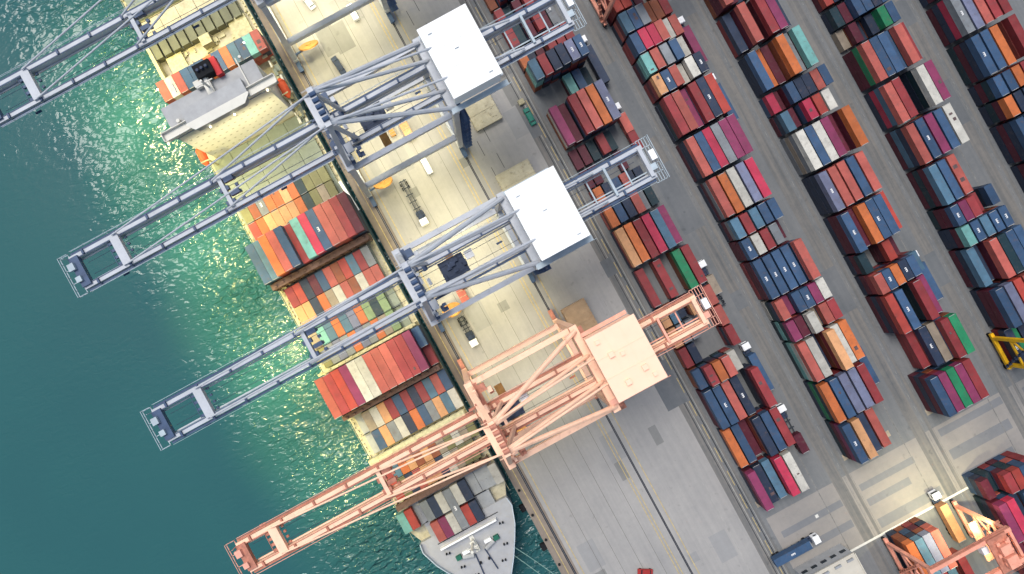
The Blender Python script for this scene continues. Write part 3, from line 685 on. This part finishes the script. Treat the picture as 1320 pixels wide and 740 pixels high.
    for sx in (-.8, .8):
        for sy in (-1.4, 1.4): b.tube((trolley + sx, sy, 27), (trolley + sx, sy, 37), .05, 5)
    b.box(trolley, 0, 31.8, 1.9, 3.1, .1)
    b.build('spreader', M_reel, tro)
    # cable reel on the seaside sill
    b = MB(); c0 = Vector((-11.2, -half + .4, 5.0)); nrm = Vector((.1, .8, .65)).normalized()
    b.tube(c0 - nrm * .25, c0 + nrm * .25, 3.0, 24); b.tube(c0 - nrm * .5, c0 + nrm * .5, .8, 12)
    rl = b.build('cable_reel', M_reel, t)
    b = MB().beam((XS + .8, -half + .4, 3.5), (-11.2, -half + .4, 4.5), .5, .5); b.build('bracket', MD, rl)
    # floodlight bars
    for (fx, fy) in ((-77, g + 1.2), (-77, -g - 1.2), (-32, g + 1.2), (-32, -g - 1.2), (-2, g), (-2, -g), (9, 0)):
        b = MB(); b.box(fx, fy, 37.0, 1.6, .5, .35, MD); b.box(fx, fy, 36.79, 1.4, .4, .06, M_lamp); b.build('floodlight', None, t)
    return t
CR = [(-98.0, 'blue grey quay crane nearest the top left, only its boom fully in view', 0), (-51.8, 'blue grey quay crane with white house, its boom over the ship bridge', 0), (-8.9, 'blue grey quay crane with white house over the middle of the ship', 0)]
sts(-98.0, CR[0][1], M_blue, M_navy, M_white)
sts(-51.8, CR[1][1], M_blue, M_navy, M_white)
sts(-8.9, CR[2][1], M_blue, M_navy, M_white)
sts(29.5, 'salmon pink quay crane with matching machinery house over the bow', M_org, M_orgd, M_orgp, M_orgr, half=11.0, g=3.4, tip=-84, back=45, hl=8.1, trolley=-9, vents=True)
# flood lamps hung under the booms: warm work lighting
def lamp(x, y, z, e, r=.6, col=(1, .89, .50), spot=150, aim=None):
    l = bpy.data.lights.new('flood_lamp', 'SPOT'); l.energy = e; l.shadow_soft_size = r; l.color = col; l.spot_size = R(spot); l.spot_blend = .9
    o = bpy.data.objects.new('flood_lamp', l); COL.objects.link(o); o.location = (x, y, z)
    if aim: o.rotation_euler = (Vector((x, y, z)) - Vector(aim)).to_track_quat('Z', 'Y').to_euler()
EN = 60000
for ya, kk in ((-98, 1.3), (-51.8, 1.0), (-8.9, 1.0), (29.5, .55)):
    for sy in (-1, 1):
        lamp(-73, -ya + sy * 4.0, 36.2, EN * 1.05 * kk, r=1.3, spot=96, aim=(-61, -ya + sy * 14, -3), col=(1, .84, .28))
        lamp(-34, -ya + sy * 5.1, 36.2, EN * .17 * kk)
        for xx in (-10, 4):
            for yy in (3.5, 10.5): lamp(xx, -ya + sy * yy, 17 if yy < 9 else 12.7, EN * (.058 if yy < 9 else .05) * kk, r=.4, spot=160)
lamp(2, 22, 17, EN * .07, spot=165); lamp(2, 30, 17, EN * .07, spot=165); lamp(2, 73, 17, EN * .08, spot=165); lamp(2, -10, 17, EN * .06, spot=165)
for xx in (-11, 0, 10): lamp(SX + xx, 62, 28, 5200, r=.5, spot=120, aim=(SX + xx, 72.6, 14))
lamp(82, -119, 20, 9000, r=.4); lamp(90, -122, 20, 16000, r=.4); lamp(86, -132, 20, 9000, r=.4)
# ------------------------------------------------------------------ ship
ship = empty('container_ship', (SX, 0, -3)); tag(ship, 'large container ship moored along the quay under the cranes', 'container ship')
def sp(name, b, m, par=ship, **k):
    b.v = [(x - SX, y, z + 3) for x, y, z in b.v]; return b.build(name, m, par, **k)
def outline(w, extra=0):
    half = [(-165, 7), (-160, 12), (-150, 15.6), (-135, w), (52.5, w), (56.5, 14.4 + extra), (58.8, 14.7 + extra), (64, 12.9 + extra), (67.4, 11.0 + extra), (72, 8.2 + extra), (76, 5.3 + extra), (79.2, 2.4), (80.4, .4)]
    return [(SX + h, -a) for a, h in half] + [(SX - h, -a) for a, h in reversed(half)]
b = MB(); b.prism(outline(16.1), -3.4, 4.2); sp('hull', b, M_hull)
b = MB(); b.prism(outline(15.95, -.15), 4.2, 4.4); sp('deck', b, M_deck)
fo = [(58.8, 14.75), (64, 12.95), (67.4, 11.05), (72, 8.25), (76, 5.35), (79.2, 2.4), (80.4, .4)]
fo = [(56.2, 14.4)] + fo
pts = [(SX + h, -a) for a, h in fo] + [(SX - h, -a) for a, h in reversed(fo)]
b = MB(); b.prism(pts, 4.4, 6.6); fc = sp('forecastle', b, M_fore)
b = MB()
for side in (-1, 1):
    for (a0, h0), (a1, h1) in zip(fo[:-1], fo[1:]):
        b.beam((SX + side * h0, -a0, 7.3), (SX + side * h1, -a1, 7.3), .25, 1.4)
sp('bulwark', b, mat('bulwark_pale', (196, 210, 220), k=.7), fc)
b = MB(); b.beam((SX - 9.6, -60.2, 7.6), (SX + 8.8, -60.2, 7.6), .5, 2.2); sp('breakwater', b, M_cab)
b = MB()    # windlass and mooring gear
for sx in (-1, 1):
    b.tube((SX + sx * 2.0, -66.5, 7.4), (SX + sx * 5.2, -65.5, 7.4), .7, 10, M_roofd); b.box(SX + sx * 6.2, -65.0, 7.4, 1.6, 1.3, 1.3, mat('winch_green', (30, 104, 86), k=.8))
    b.box(SX + sx * 3.6, -64.6, 7.2, 2.2, 1.0, 1.0, M_cab); b.tube((SX + sx * 1.4, -69.5, 6.6), (SX + sx * 1.4, -69.5, 7.6), .35, 8, M_black)
    b.beam((SX + sx * 1.6, -66.5, 6.9), (SX + sx * 2.2, -73.5, 6.9), .35, .25, M_dark)
for q, (bx, by) in enumerate([(-9, -62.5), (9, -62), (-7, -68), (7.2, -68), (4.5, -72), (-4.5, -72), (0, -75)]):
    b.tube((SX + bx, by, 6.6), (SX + bx, by, 7.5), .28, 8, M_black); b.tube((SX + bx + .9, by - .2, 6.6), (SX + bx + .9, by - .2, 7.5), .28, 8, M_black)
each(b, 'deck_gear', M_roofd, ship, tf=lambda v: (v[0] - SX, v[1], v[2] + 3))
b = MB(); b.tube((SX - .3, -62.5, 6.6), (SX - .3, -62.5, 17), .45, 10); b.beam((SX - 2, -62.5, 13.5), (SX + 1.5, -62.5, 13.5), .3, .3); b.beam((SX - .3, -61.2, 6.7), (SX - .3, -66.2, 6.9), 1.3, .4); b.box(SX - .3, -62.5, 10, 1.4, 1.2, .3); b.tube((SX - .3, -66, 6.7), (SX - .3, -62.8, 14), .2, 6)
sp('foremast', b, M_super)
# hatch covers : (y0,y1,z,mat)
for a0, a1, z, m, wd in ((-132, -119, 5.6, M_hatch, 15), (-118, -111.5, 5.3, M_deck, 14), (-72, -64.6, 6.0, M_hatch, 15.0), (-64.2, -56.8, 6.0, M_hatch, 15.0), (-56.4, -43.2, 6.3, M_hatch, 15), (-43.0, -31.0, 5.9, M_hatch, 15.4), (-28.6, -15.6, 5.55, M_hatch, 14.2), (-14.8, -1.8, 5.55, M_hatch, 14.2),
                         (-.8, 11.8, 5.9, M_hatch, 15.4), (13.9, 26.8, 5.55, M_hatchg, 14.0), (29.4, 42.4, 5.55, M_hatch, 14.2), (44.6, 51.6, 6.3, M_hatchg, 15.2), (51.8, 58.6, 6.3, M_hatchg, 10.8)):
    b = MB(); n_ = 5
    for i in range(n_):
        x0 = SX - wd + i * 2 * wd / n_
        b.box(x0 + wd / n_, -(a0 + a1) / 2, (4.4 + z) / 2, 2 * wd / n_ - .12, a1 - a0, z - 4.4)
        if m in (M_hatch, M_hatchg) and not (-58 < a0 < 50 and m is M_hatch and a0 > -57):
            for q in range(4): b.box(x0 + wd / n_ + (q - 1.5) * 1.2, -(a0 + a1) / 2 - .8, z + .06, .5, .5, .12)
    sp('hatch_cover', b, m)
for a in (-49.55, -22.2, -8.25, 20.3, 36.0, 51.6, 58.9):  # black bars stand in for the deep shade between container rows
    b = MB(); b.box(SX, -a, 6.45, 28 if a < 50 else 20, .22, .5); sp('row_gap_shade', b, M_black)
# side walkway clutter
for sx in (-1, 1):
    b = MB(); rr = random.Random(5 + sx)
    for q in range(150):
        a = -150 + q * 1.35
        if -89 < a < -70: continue
        b.box(SX + sx * rr.uniform(14.9, 15.7), -a, 4.4 + rr.uniform(.2, .5), rr.uniform(.2, .7), rr.uniform(.2, .9), rr.uniform(.4, 1.0))
    for q in range(90): b.box(SX + sx * 16.0, 150 - q * 2.3, 4.95, .08, .08, 1.1)
    b.beam((SX + sx * 16.0, 150, 5.5), (SX + sx * 16.0, -55, 5.5), .08, .08)
    sp('railing', b, M_lyel)
# lashing bridges
def lash(a, m, w=15.6, z=12, d_=1.5):
    b = MB()
    for i in range(14):
        x = SX - w + i * 2 * w / 13
        b.box(x, -a, (4.4 + z) / 2, .35, d_, z - 4.4)
        if i < 13:
            for zz in (7.2, 9.8, z): b.beam((x, -a, zz), (x + 2 * w / 13, -a, zz), d_, .18)
            b.beam((x, -a - d_ / 2, 7.2), (x + 2 * w / 13, -a - d_ / 2, 9.8), .15, .15)
            b.box(x + 1.2, -a + random.uniform(-.4, .4), z + .3, .8, .5, .5)
    return sp('lashing_bridge', b, m)
lash(-29.9, M_truss, z=11.5, d_=1.8); lash(12.9, M_truss, z=11.5, d_=1.5); lash(-1.35, M_lyel, z=12.5, d_=.8); lash(28.1, M_lyel, z=8.5, d_=1.6); lash(-15.2, M_lyel, z=7.5, w=14, d_=.5); lash(43.5, M_truss, z=8, w=15, d_=1.4)
# open hold aft of the deckhouse
b = MB()
for i in range(10):
    x = SX - 13.5 + i * 2.9
    b.box(x, 108, 6.0, 2.3, 5.6, 2.8); b.box(x + 1.4, 108, 5.0, .3, 5.8, 1.8)
each(b, 'cell_guide', mat('guide_olive', (126, 128, 104), k=.6, var=.2), ship, tf=lambda v: (v[0] - SX, v[1], v[2] + 3))
b = MB(); b.box(SX - 15.2, 104, 6.2, 1.0, 16, 3.4); b.box(SX + 11.5, 102, 5.4, 5.5, 8, 1.6); b.box(SX - 10, 101, 5.2, 5, 8, 1.2); b.box(SX + 1.0, 103.5, 6.6, 3.2, 3, 3.2)
rr = random.Random(8)
for q in range(40): b.box(SX + rr.uniform(-13, 13), rr.uniform(97.5, 104), 4.4 + .3, rr.uniform(.3, 2.4), rr.uniform(.3, 1.6), rr.uniform(.4, 1.2))
each(b, 'deck_locker', M_lyel, ship, tf=lambda v: (v[0] - SX, v[1], v[2] + 3))
# deckhouse
dh = MB(); dh.box(SX - .2, 77.2, 17.4, 27.0, 8.6, 26.0); dho = sp('deckhouse', dh, M_super)
b = MB(); b.box(SX - .2, 77.3, 30.5, 27.4, 9.0, .25); 
sp('roof_deck', b, M_roofd, dho)
b = MB(); b.box(SX, 74.2, 31.2, 33.0, 2.6, .5); 
for yy in (73.0, 75.4): b.box(SX, yy, 31.95, 33.0, .2, 1.1)
for xx in (-16.4, 16.4): b.box(SX + xx, 74.2, 31.95, .2, 2.6, 1.1)
sp('bridge_wing', b, M_super, dho)
b = MB(); b.prism([(SX - 7.5, 71.8), (SX + 6.5, 71.8), (SX + 8.5, 73.6), (SX + 8.5, 78), (SX - 9, 78), (SX - 9, 73.6)], 30.6, 33.2); sp('wheelhouse', b, M_roofd, dho)
b = MB(); b.prism([(SX - 7.7, 71.6), (SX + 6.7, 71.6), (SX + 8.7, 73.5), (SX + 8.7, 74), (SX - 9.2, 74), (SX - 9.2, 73.5)], 33.2, 33.5); sp('sun_visor', b, M_super, dho)
for fl in range(6):
    b = MB(); z = 8.2 + fl * 3.4
    for q in range(13): b.box(SX - 12.2 + q * 2.0, 72.88, z, .6, .06, .6)
    each(b, 'window', M_win, dho, tf=lambda v: (v[0] - SX, v[1], v[2] + 3))
b = MB(); b.box(SX + 1.4, 84.3, 32.2, 4.6, 3.6, 3.6, M_black); b.box(SX + 4.4, 84.0, 31.6, 1.6, 5.0, 2.4, M_red)
for q in range(3): b.tube((SX + .2 + q * 1.2, 84.3, 34), (SX + .2 + q * 1.2, 84.3, 35), .4, 8, M_dark)
sp('funnel', b, None, dho)
b = MB(); b.box(SX + .2, 80.6, 31.5, 1.9, 5.2, 1.6); b.box(SX - 1.0, 82.0, 31.6, 3.4, 1.6, 1.4); b.box(SX - 2.2, 82.6, 31.3, 1.6, 1.6, 1.2); b.tube((SX + .4, 80, 31), (SX + .4, 80, 38), .3, 8); b.beam((SX - 2, 80, 36), (SX + 2.8, 80, 36), .25, .25)
b.beam((SX + .4, 83.6, 32.6), (SX + .4, 77.8, 32.4), .9, .4); b.box(SX + 9.5, 79.5, 30.9, .3, 9, .6); b.tube((SX + 11, 83, 30.6), (SX + 11, 83, 33), .4, 8); b.tube((SX - 11, 76.5, 30.6), (SX - 11, 76.5, 32), .5, 8)
b.box(SX - 8, 84.8, 30.9, .25, 2.4, .6)
each(b, 'mast_gear', M_super, dho, tf=lambda v: (v[0] - SX, v[1], v[2] + 3))
for sx, yy in ((1, 78.5), (-1, 72.5)):
    b = MB(); b.tube((0, -3.2, 0), (0, -1.8, 0), .3, 12, None, 1.25); b.tube((0, -1.8, 0), (0, 1.8, 0), 1.25, 12); b.tube((0, 1.8, 0), (0, 3.2, 0), 1.25, 12, None, .3)
    b.v = [(x + SX + sx * 14.9, y + yy, z * 1.0 + 12) for x, y, z in b.v]; sp('lifeboat', b, M_life, ship)
    b = MB(); 
    for q in (-2.4, 2.4): b.beam((SX + sx * 13.2, yy + q, 14), (SX + sx * 15.6, yy + q, 14.5), .3, .3); b.beam((SX + sx * 13.6, yy + q, 4.5), (SX + sx * 13.6, yy + q, 14), .4, .4)
    sp('davit', b, M_lyel, ship)
b = MB()
rr = random.Random(11)
for q in range(60): b.box(SX + rr.uniform(13.6, 15.8), rr.uniform(66, 93), rr.uniform(5, 10), rr.uniform(.3, 1.6), rr.uniform(.3, 2.2), rr.uniform(.2, .8), rr.choice([M_lyel, M_super, M_deck, M_hatch]))
each(b, 'side_fitting', M_lyel, ship, tf=lambda v: (v[0] - SX, v[1], v[2] + 3))
b = MB(); b.beam((SX + 15.6, 48.5, 7.5), (SX + 16.3, 38.5, 6.5), .9, .3)
sp('accommodation_ladder', b, M_cab)
# bridge deck work lamps (lit in the photograph)
for xx, yy in ((-16.2, 72.6), (-4.5, 71.3), (2.5, 71.2), (13, 72.6), (-12, 86.4), (13.5, 86.4)):
    b = MB(); b.box(SX + xx, yy, 31.2, .35, .35, .3); sp('deck_lamp', b, M_lamp, ship)
def rope(pts, label):
    b = MB()
    for p_, q_ in zip(pts[:-1], pts[1:]): b.tube(p_, q_, .11, 6)
    o = b.build('mooring_rope', M_rope); return tag(o, label, 'mooring rope', 'mooring ropes from the bow')
def sag(a, c, n=8, s=1.2):
    a, c = Vector(a), Vector(c); return [a.lerp(c, i / n) - Vector((0, 0, s * 4 * (i / n) * (1 - i / n))) for i in range(n + 1)]
rope(sag((SX + 9.4, -70.2, 7), (-19.6, -92, .6)), 'pale green mooring rope from the bow, the upper one reaching the quay')
rope(sag((SX + 8.2, -72.3, 7), (-19.6, -99, .6)), 'pale green mooring rope from the bow, the lower one leaving at the edge')
# quay furniture
def bollard(y):
    x0 = QX + .9; b = MB(); b.tube((0, 0, 0), (0, 0, .55), .28, 10, None, .22); b.tube((0, 0, .5), (0, 0, .75), .42, 10)
    return b.build('bollard', M_black, None, loc=(x0, y, .01))
pro = bollard(-58)
for i in range(1, 6):
    o = pro.copy(); COL.objects.link(o); o.location.y = -58 - i * 8.5
for o in list(COL.objects):
    if o.name.startswith('bollard'): tag(o, 'black mooring bollard standing on the quay edge beside the open water', 'bollard', 'bollards on the quay edge')
fb = MB(); fb.tube((0, -1.1, 0), (0, 1.1, 0), .75, 12); fb.box(.6, 0, 0, .5, 1.8, 1.8)
fe = fb.build('fender', M_black, None, loc=(QX - .95, -63.5, -.6))
for i in range(1, 5):
    o = fe.copy(); COL.objects.link(o); o.location.y = -63.5 - i * 13.3
for o in list(COL.objects):
    if o.name.startswith('fender'): tag(o, 'black rubber fender bolted to the quay wall above the dark water', 'fender', 'fenders along the quay wall')
# hatch cover slabs laid on the apron
def slab(px, py, lx, ly, z, m, label, n=2):
    x, y = P(px, py, z); t = empty('hatch_cover_slab', (x, y, .02)); b = MB(); b.box(0, 0, z / 2, lx, ly, z); 
    b.build('panel', m, t)
    b = MB()
    for i in range(n + 1): b.box(0, -ly / 2 + i * ly / n, z + .08, lx + .1, .22, .16)
    for i in range(int(ly)): b.box(-lx / 2 - .1, -ly / 2 + .5 + i, z * .6, .3, .35, .5); b.box(lx / 2 + .1, -ly / 2 + .5 + i, z * .6, .3, .35, .5)
    for q in range(9): b.box(random.uniform(-lx / 2.5, lx / 2.5), random.uniform(-ly / 2.5, ly / 2.5), z + .1, .6, .4, .2)
    b.build('rib', m, t)
    return tag(t, label, 'hatch cover', 'ship hatch covers set down on the apron')
slab(622, 143, 8.6, 9.0, 1.6, M_slab, 'cream hatch cover lying beside the upper white crane house')
slab(668, 232, 11, 8.4, 1.2, M_slab, 'pale hatch cover lying just above the lower white crane house')
slab(751, 416, 7.6, 12.5, 3.4, M_slabb, 'brown two-panel hatch cover lying above the salmon crane house')
# loose cargo under the cranes
def crate(px, py, lx, ly, h, m, label, name='cargo_crate', cat='crate'):
    x, y = P(px, py, h); t = empty(name, (x, y, .02)); b = MB(); b.box(0, 0, h / 2, lx, ly, h); b.build('body', m, t, bevel=.05)
    b = MB(); 
    for s_ in (-.35, 0, .35): b.box(0, s_ * ly, h + .06, lx + .08, .14, .12)
    b.build('strap', M_conc, t); return tag(t, label, cat)
crate(523, 166, 2.5, 6.0, 2.6, CM['A'], 'peach short box standing on the quay between the crane girders', 'freight_box', 'freight box')
crate(597, 382, 2.5, 5.0, 2.6, CM['S'], 'salmon short box standing on the quay under the middle crane', 'freight_box', 'freight box')
crate(672, 131, 1.8, 1.6, 1.0, M_lyel, 'small yellow crate on the apron above the green pickup')
crate(505, 170, 1.6, 2.6, 1.2, M_reel, 'small orange equipment crate left of the peach box')
crate(712, 320, 1.4, 1.0, .8, M_cab, 'small white crate on the apron below the lower white house')
for (px, py, rz) in ((662, 480, 0), (505, 182, 0)): pass
# ------------------------------------------------------------------ yard gantry cranes
def rtg(xc, ya, M, MD, label, span=25.6, wb=9.0, Ht=22.0, trol=4.0, trolley_c=None):
    t = empty('yard_gantry_crane', (xc, -ya, 0)); tag(t, label, 'gantry crane')
    hs_ = span / 2
    for sx in (-1, 1):
        b = MB(); b.box(sx * hs_, 0, 1.9, 1.0, wb + 3, .9); sill = b.build('sill_beam', M, t)
        for sy in (-1, 1):
            b = MB().beam((sx * hs_, sy * wb / 2, 2.2), (sx * (hs_ - .3), sy * wb / 2, Ht), .95, .95); b.build('leg', M, t)
            for q in (-.9, .9):
                wbm = MB(); wbm.tube((-.3, 0, .8), (.3, 0, .8), .8, 12); wbm.build('wheel', M_black, sill, loc=(sx * hs_, sy * wb / 2 + q, 0))
        b = MB().beam((sx * hs_, -wb / 2, 9), (sx * hs_, wb / 2, 16), .45, .45); b.beam((sx * hs_, wb / 2, 9), (sx * hs_, -wb / 2, 16), .45, .45); b.beam((sx * hs_, -wb / 2, 16.5), (sx * hs_, wb / 2, 16.5), .5, .6)
        b.beam((sx * hs_, -wb / 2, 8.5), (sx * hs_, wb / 2, 8.5), .5, .6); b.build('brace', M, t)
        b = MB()
        for q in range(9): b.box(sx * (hs_ + .9), -wb / 2 + q * wb / 8, 3.0 + q * 1.9, .9, 1.0, .12)
        b.beam((sx * (hs_ + .9), -wb / 2, 3), (sx * (hs_ + .9), wb / 2, 18.5), .8, .1); b.build('stairs', MD, t)
    for sy in (-1, 1):
        b = MB().beam((-hs_ - .6, sy * wb / 2, Ht + .6), (hs_ + .6, sy * wb / 2, Ht + .6), 1.1, 1.6); gb = b.build('girder', M, t)
        b = MB(); railing(b, -hs_, hs_, sy * (wb / 2 + 1.1), Ht + 1.2, 2.5); b.box(0, sy * (wb / 2 + .9), Ht + 1.1, span, .6, .08); b.build('walkway', MD, gb)
    for sx in (-1, 1):
        b = MB().beam((sx * (hs_ + .3), -wb / 2, Ht + .4), (sx * (hs_ + .3), wb / 2, Ht + .4), .8, 1.0); b.build('end_beam', M, t)
    b = MB(); b.box(trol, 0, Ht + 1.7, 5.6, wb + 1, .5, MD)
    rr = random.Random(2)
    for q in range(14): b.box(trol + rr.uniform(-2.6, 2.6), rr.uniform(-4, 4), Ht + 2.3, rr.uniform(.4, 1.4), rr.uniform(.4, 1.4), rr.uniform(.4, 1.3), rr.choice([MD, M]))
    tro = b.build('trolley', None, t)
    b = MB(); b.box(trol + .2, -2.0, Ht + 3.2, 3.0, 3.2, 2.0, M); b.box(trol + .2, 1.4, Ht + 2.9, 2.8, 2.6, 1.6, M); b.build('hoist_house', None, tro)
    b = MB(); b.box(trol - 3.2, 1.5, Ht - 1.2, 1.8, 2.0, 2.2); b.build('operator_cabin', M_cab, tro)
    b = MB(); b.box(trol, 0, 15, 2.2, 12, .4)
    for sx in (-.8, .8):
        for sy in (-1.4, 1.4): b.tube((trol + sx, sy, 15), (trol + sx, sy, Ht + 1.6), .05, 5)
    b.build('spreader', MD, tro)
    return t
xm = (298 + 398) / 2 * px2m
rtg(xm, 528.5 * px2m + 4.5, M_rtgo, M_orgd, 'orange yard gantry crane straddling the block at the bottom right', span=(398 - 298) * px2m, trol=7.5)
rtg(xm, -250 * px2m, M_rtgo, M_orgd, 'orange yard gantry crane cut by the top edge over the second block', span=(398 - 298) * px2m, trol=-4)
rtg(xm + 244 * px2m, 382 * px2m, M_yel, M_dark, 'yellow yard gantry crane at the right edge over the fourth block', span=(398 - 298) * px2m, trol=5)
# ------------------------------------------------------------------ flat-roofed building at the bottom
x0, y0 = P(1050, 739, 8.0); x1, y1 = P(1100, 713, 8.0)
bt = empty('workshop_building', (x1 - 8, y1 - 12, 0)); tag(bt, 'low workshop building with flat pale roof at the bottom edge', 'building')
b = MB(); b.box(0, 0, 4.0, 16, 24, 8.0); b.build('wall', M_roofd, bt)
b = MB(); b.box(0, 0, 8.15, 16.6, 24.6, .3); b.box(0, 12.2, 8.45, 16.6, .3, .35); b.box(8.2, 0, 8.45, .3, 24.6, .35); b.box(-8.2, 0, 8.45, .3, 24.6, .35); rf = b.build('roof', M_roof, bt)
b = MB(); 
for q in range(4): b.box(-6 + q * 4, 11.0, 8.6, 2.0, .6, .7)
b.build('duct', M_hatchg, rf)
b = MB()
for q in range(5): b.box(-6.4 + q * 3.2, 12.03, 4.5, 1.8, .08, 1.4)
each(b, 'window', M_glass, bt)
for i, (px, py, lab) in enumerate([(1069, 717, 'orange crate beside the workshop wall, left of a pair'), (1082, 709, 'orange crate beside the workshop wall, right of a pair'), (1036, 737, 'yellow brown crate at the lower left of the workshop')]):
    crate(px, py, 2.6, 1.5, 1.3, M_reel if i == 2 else M_life, lab)
lines('ground_marking', [(55.4, 56.4, -108.6, -107.6)], Lp, .021)
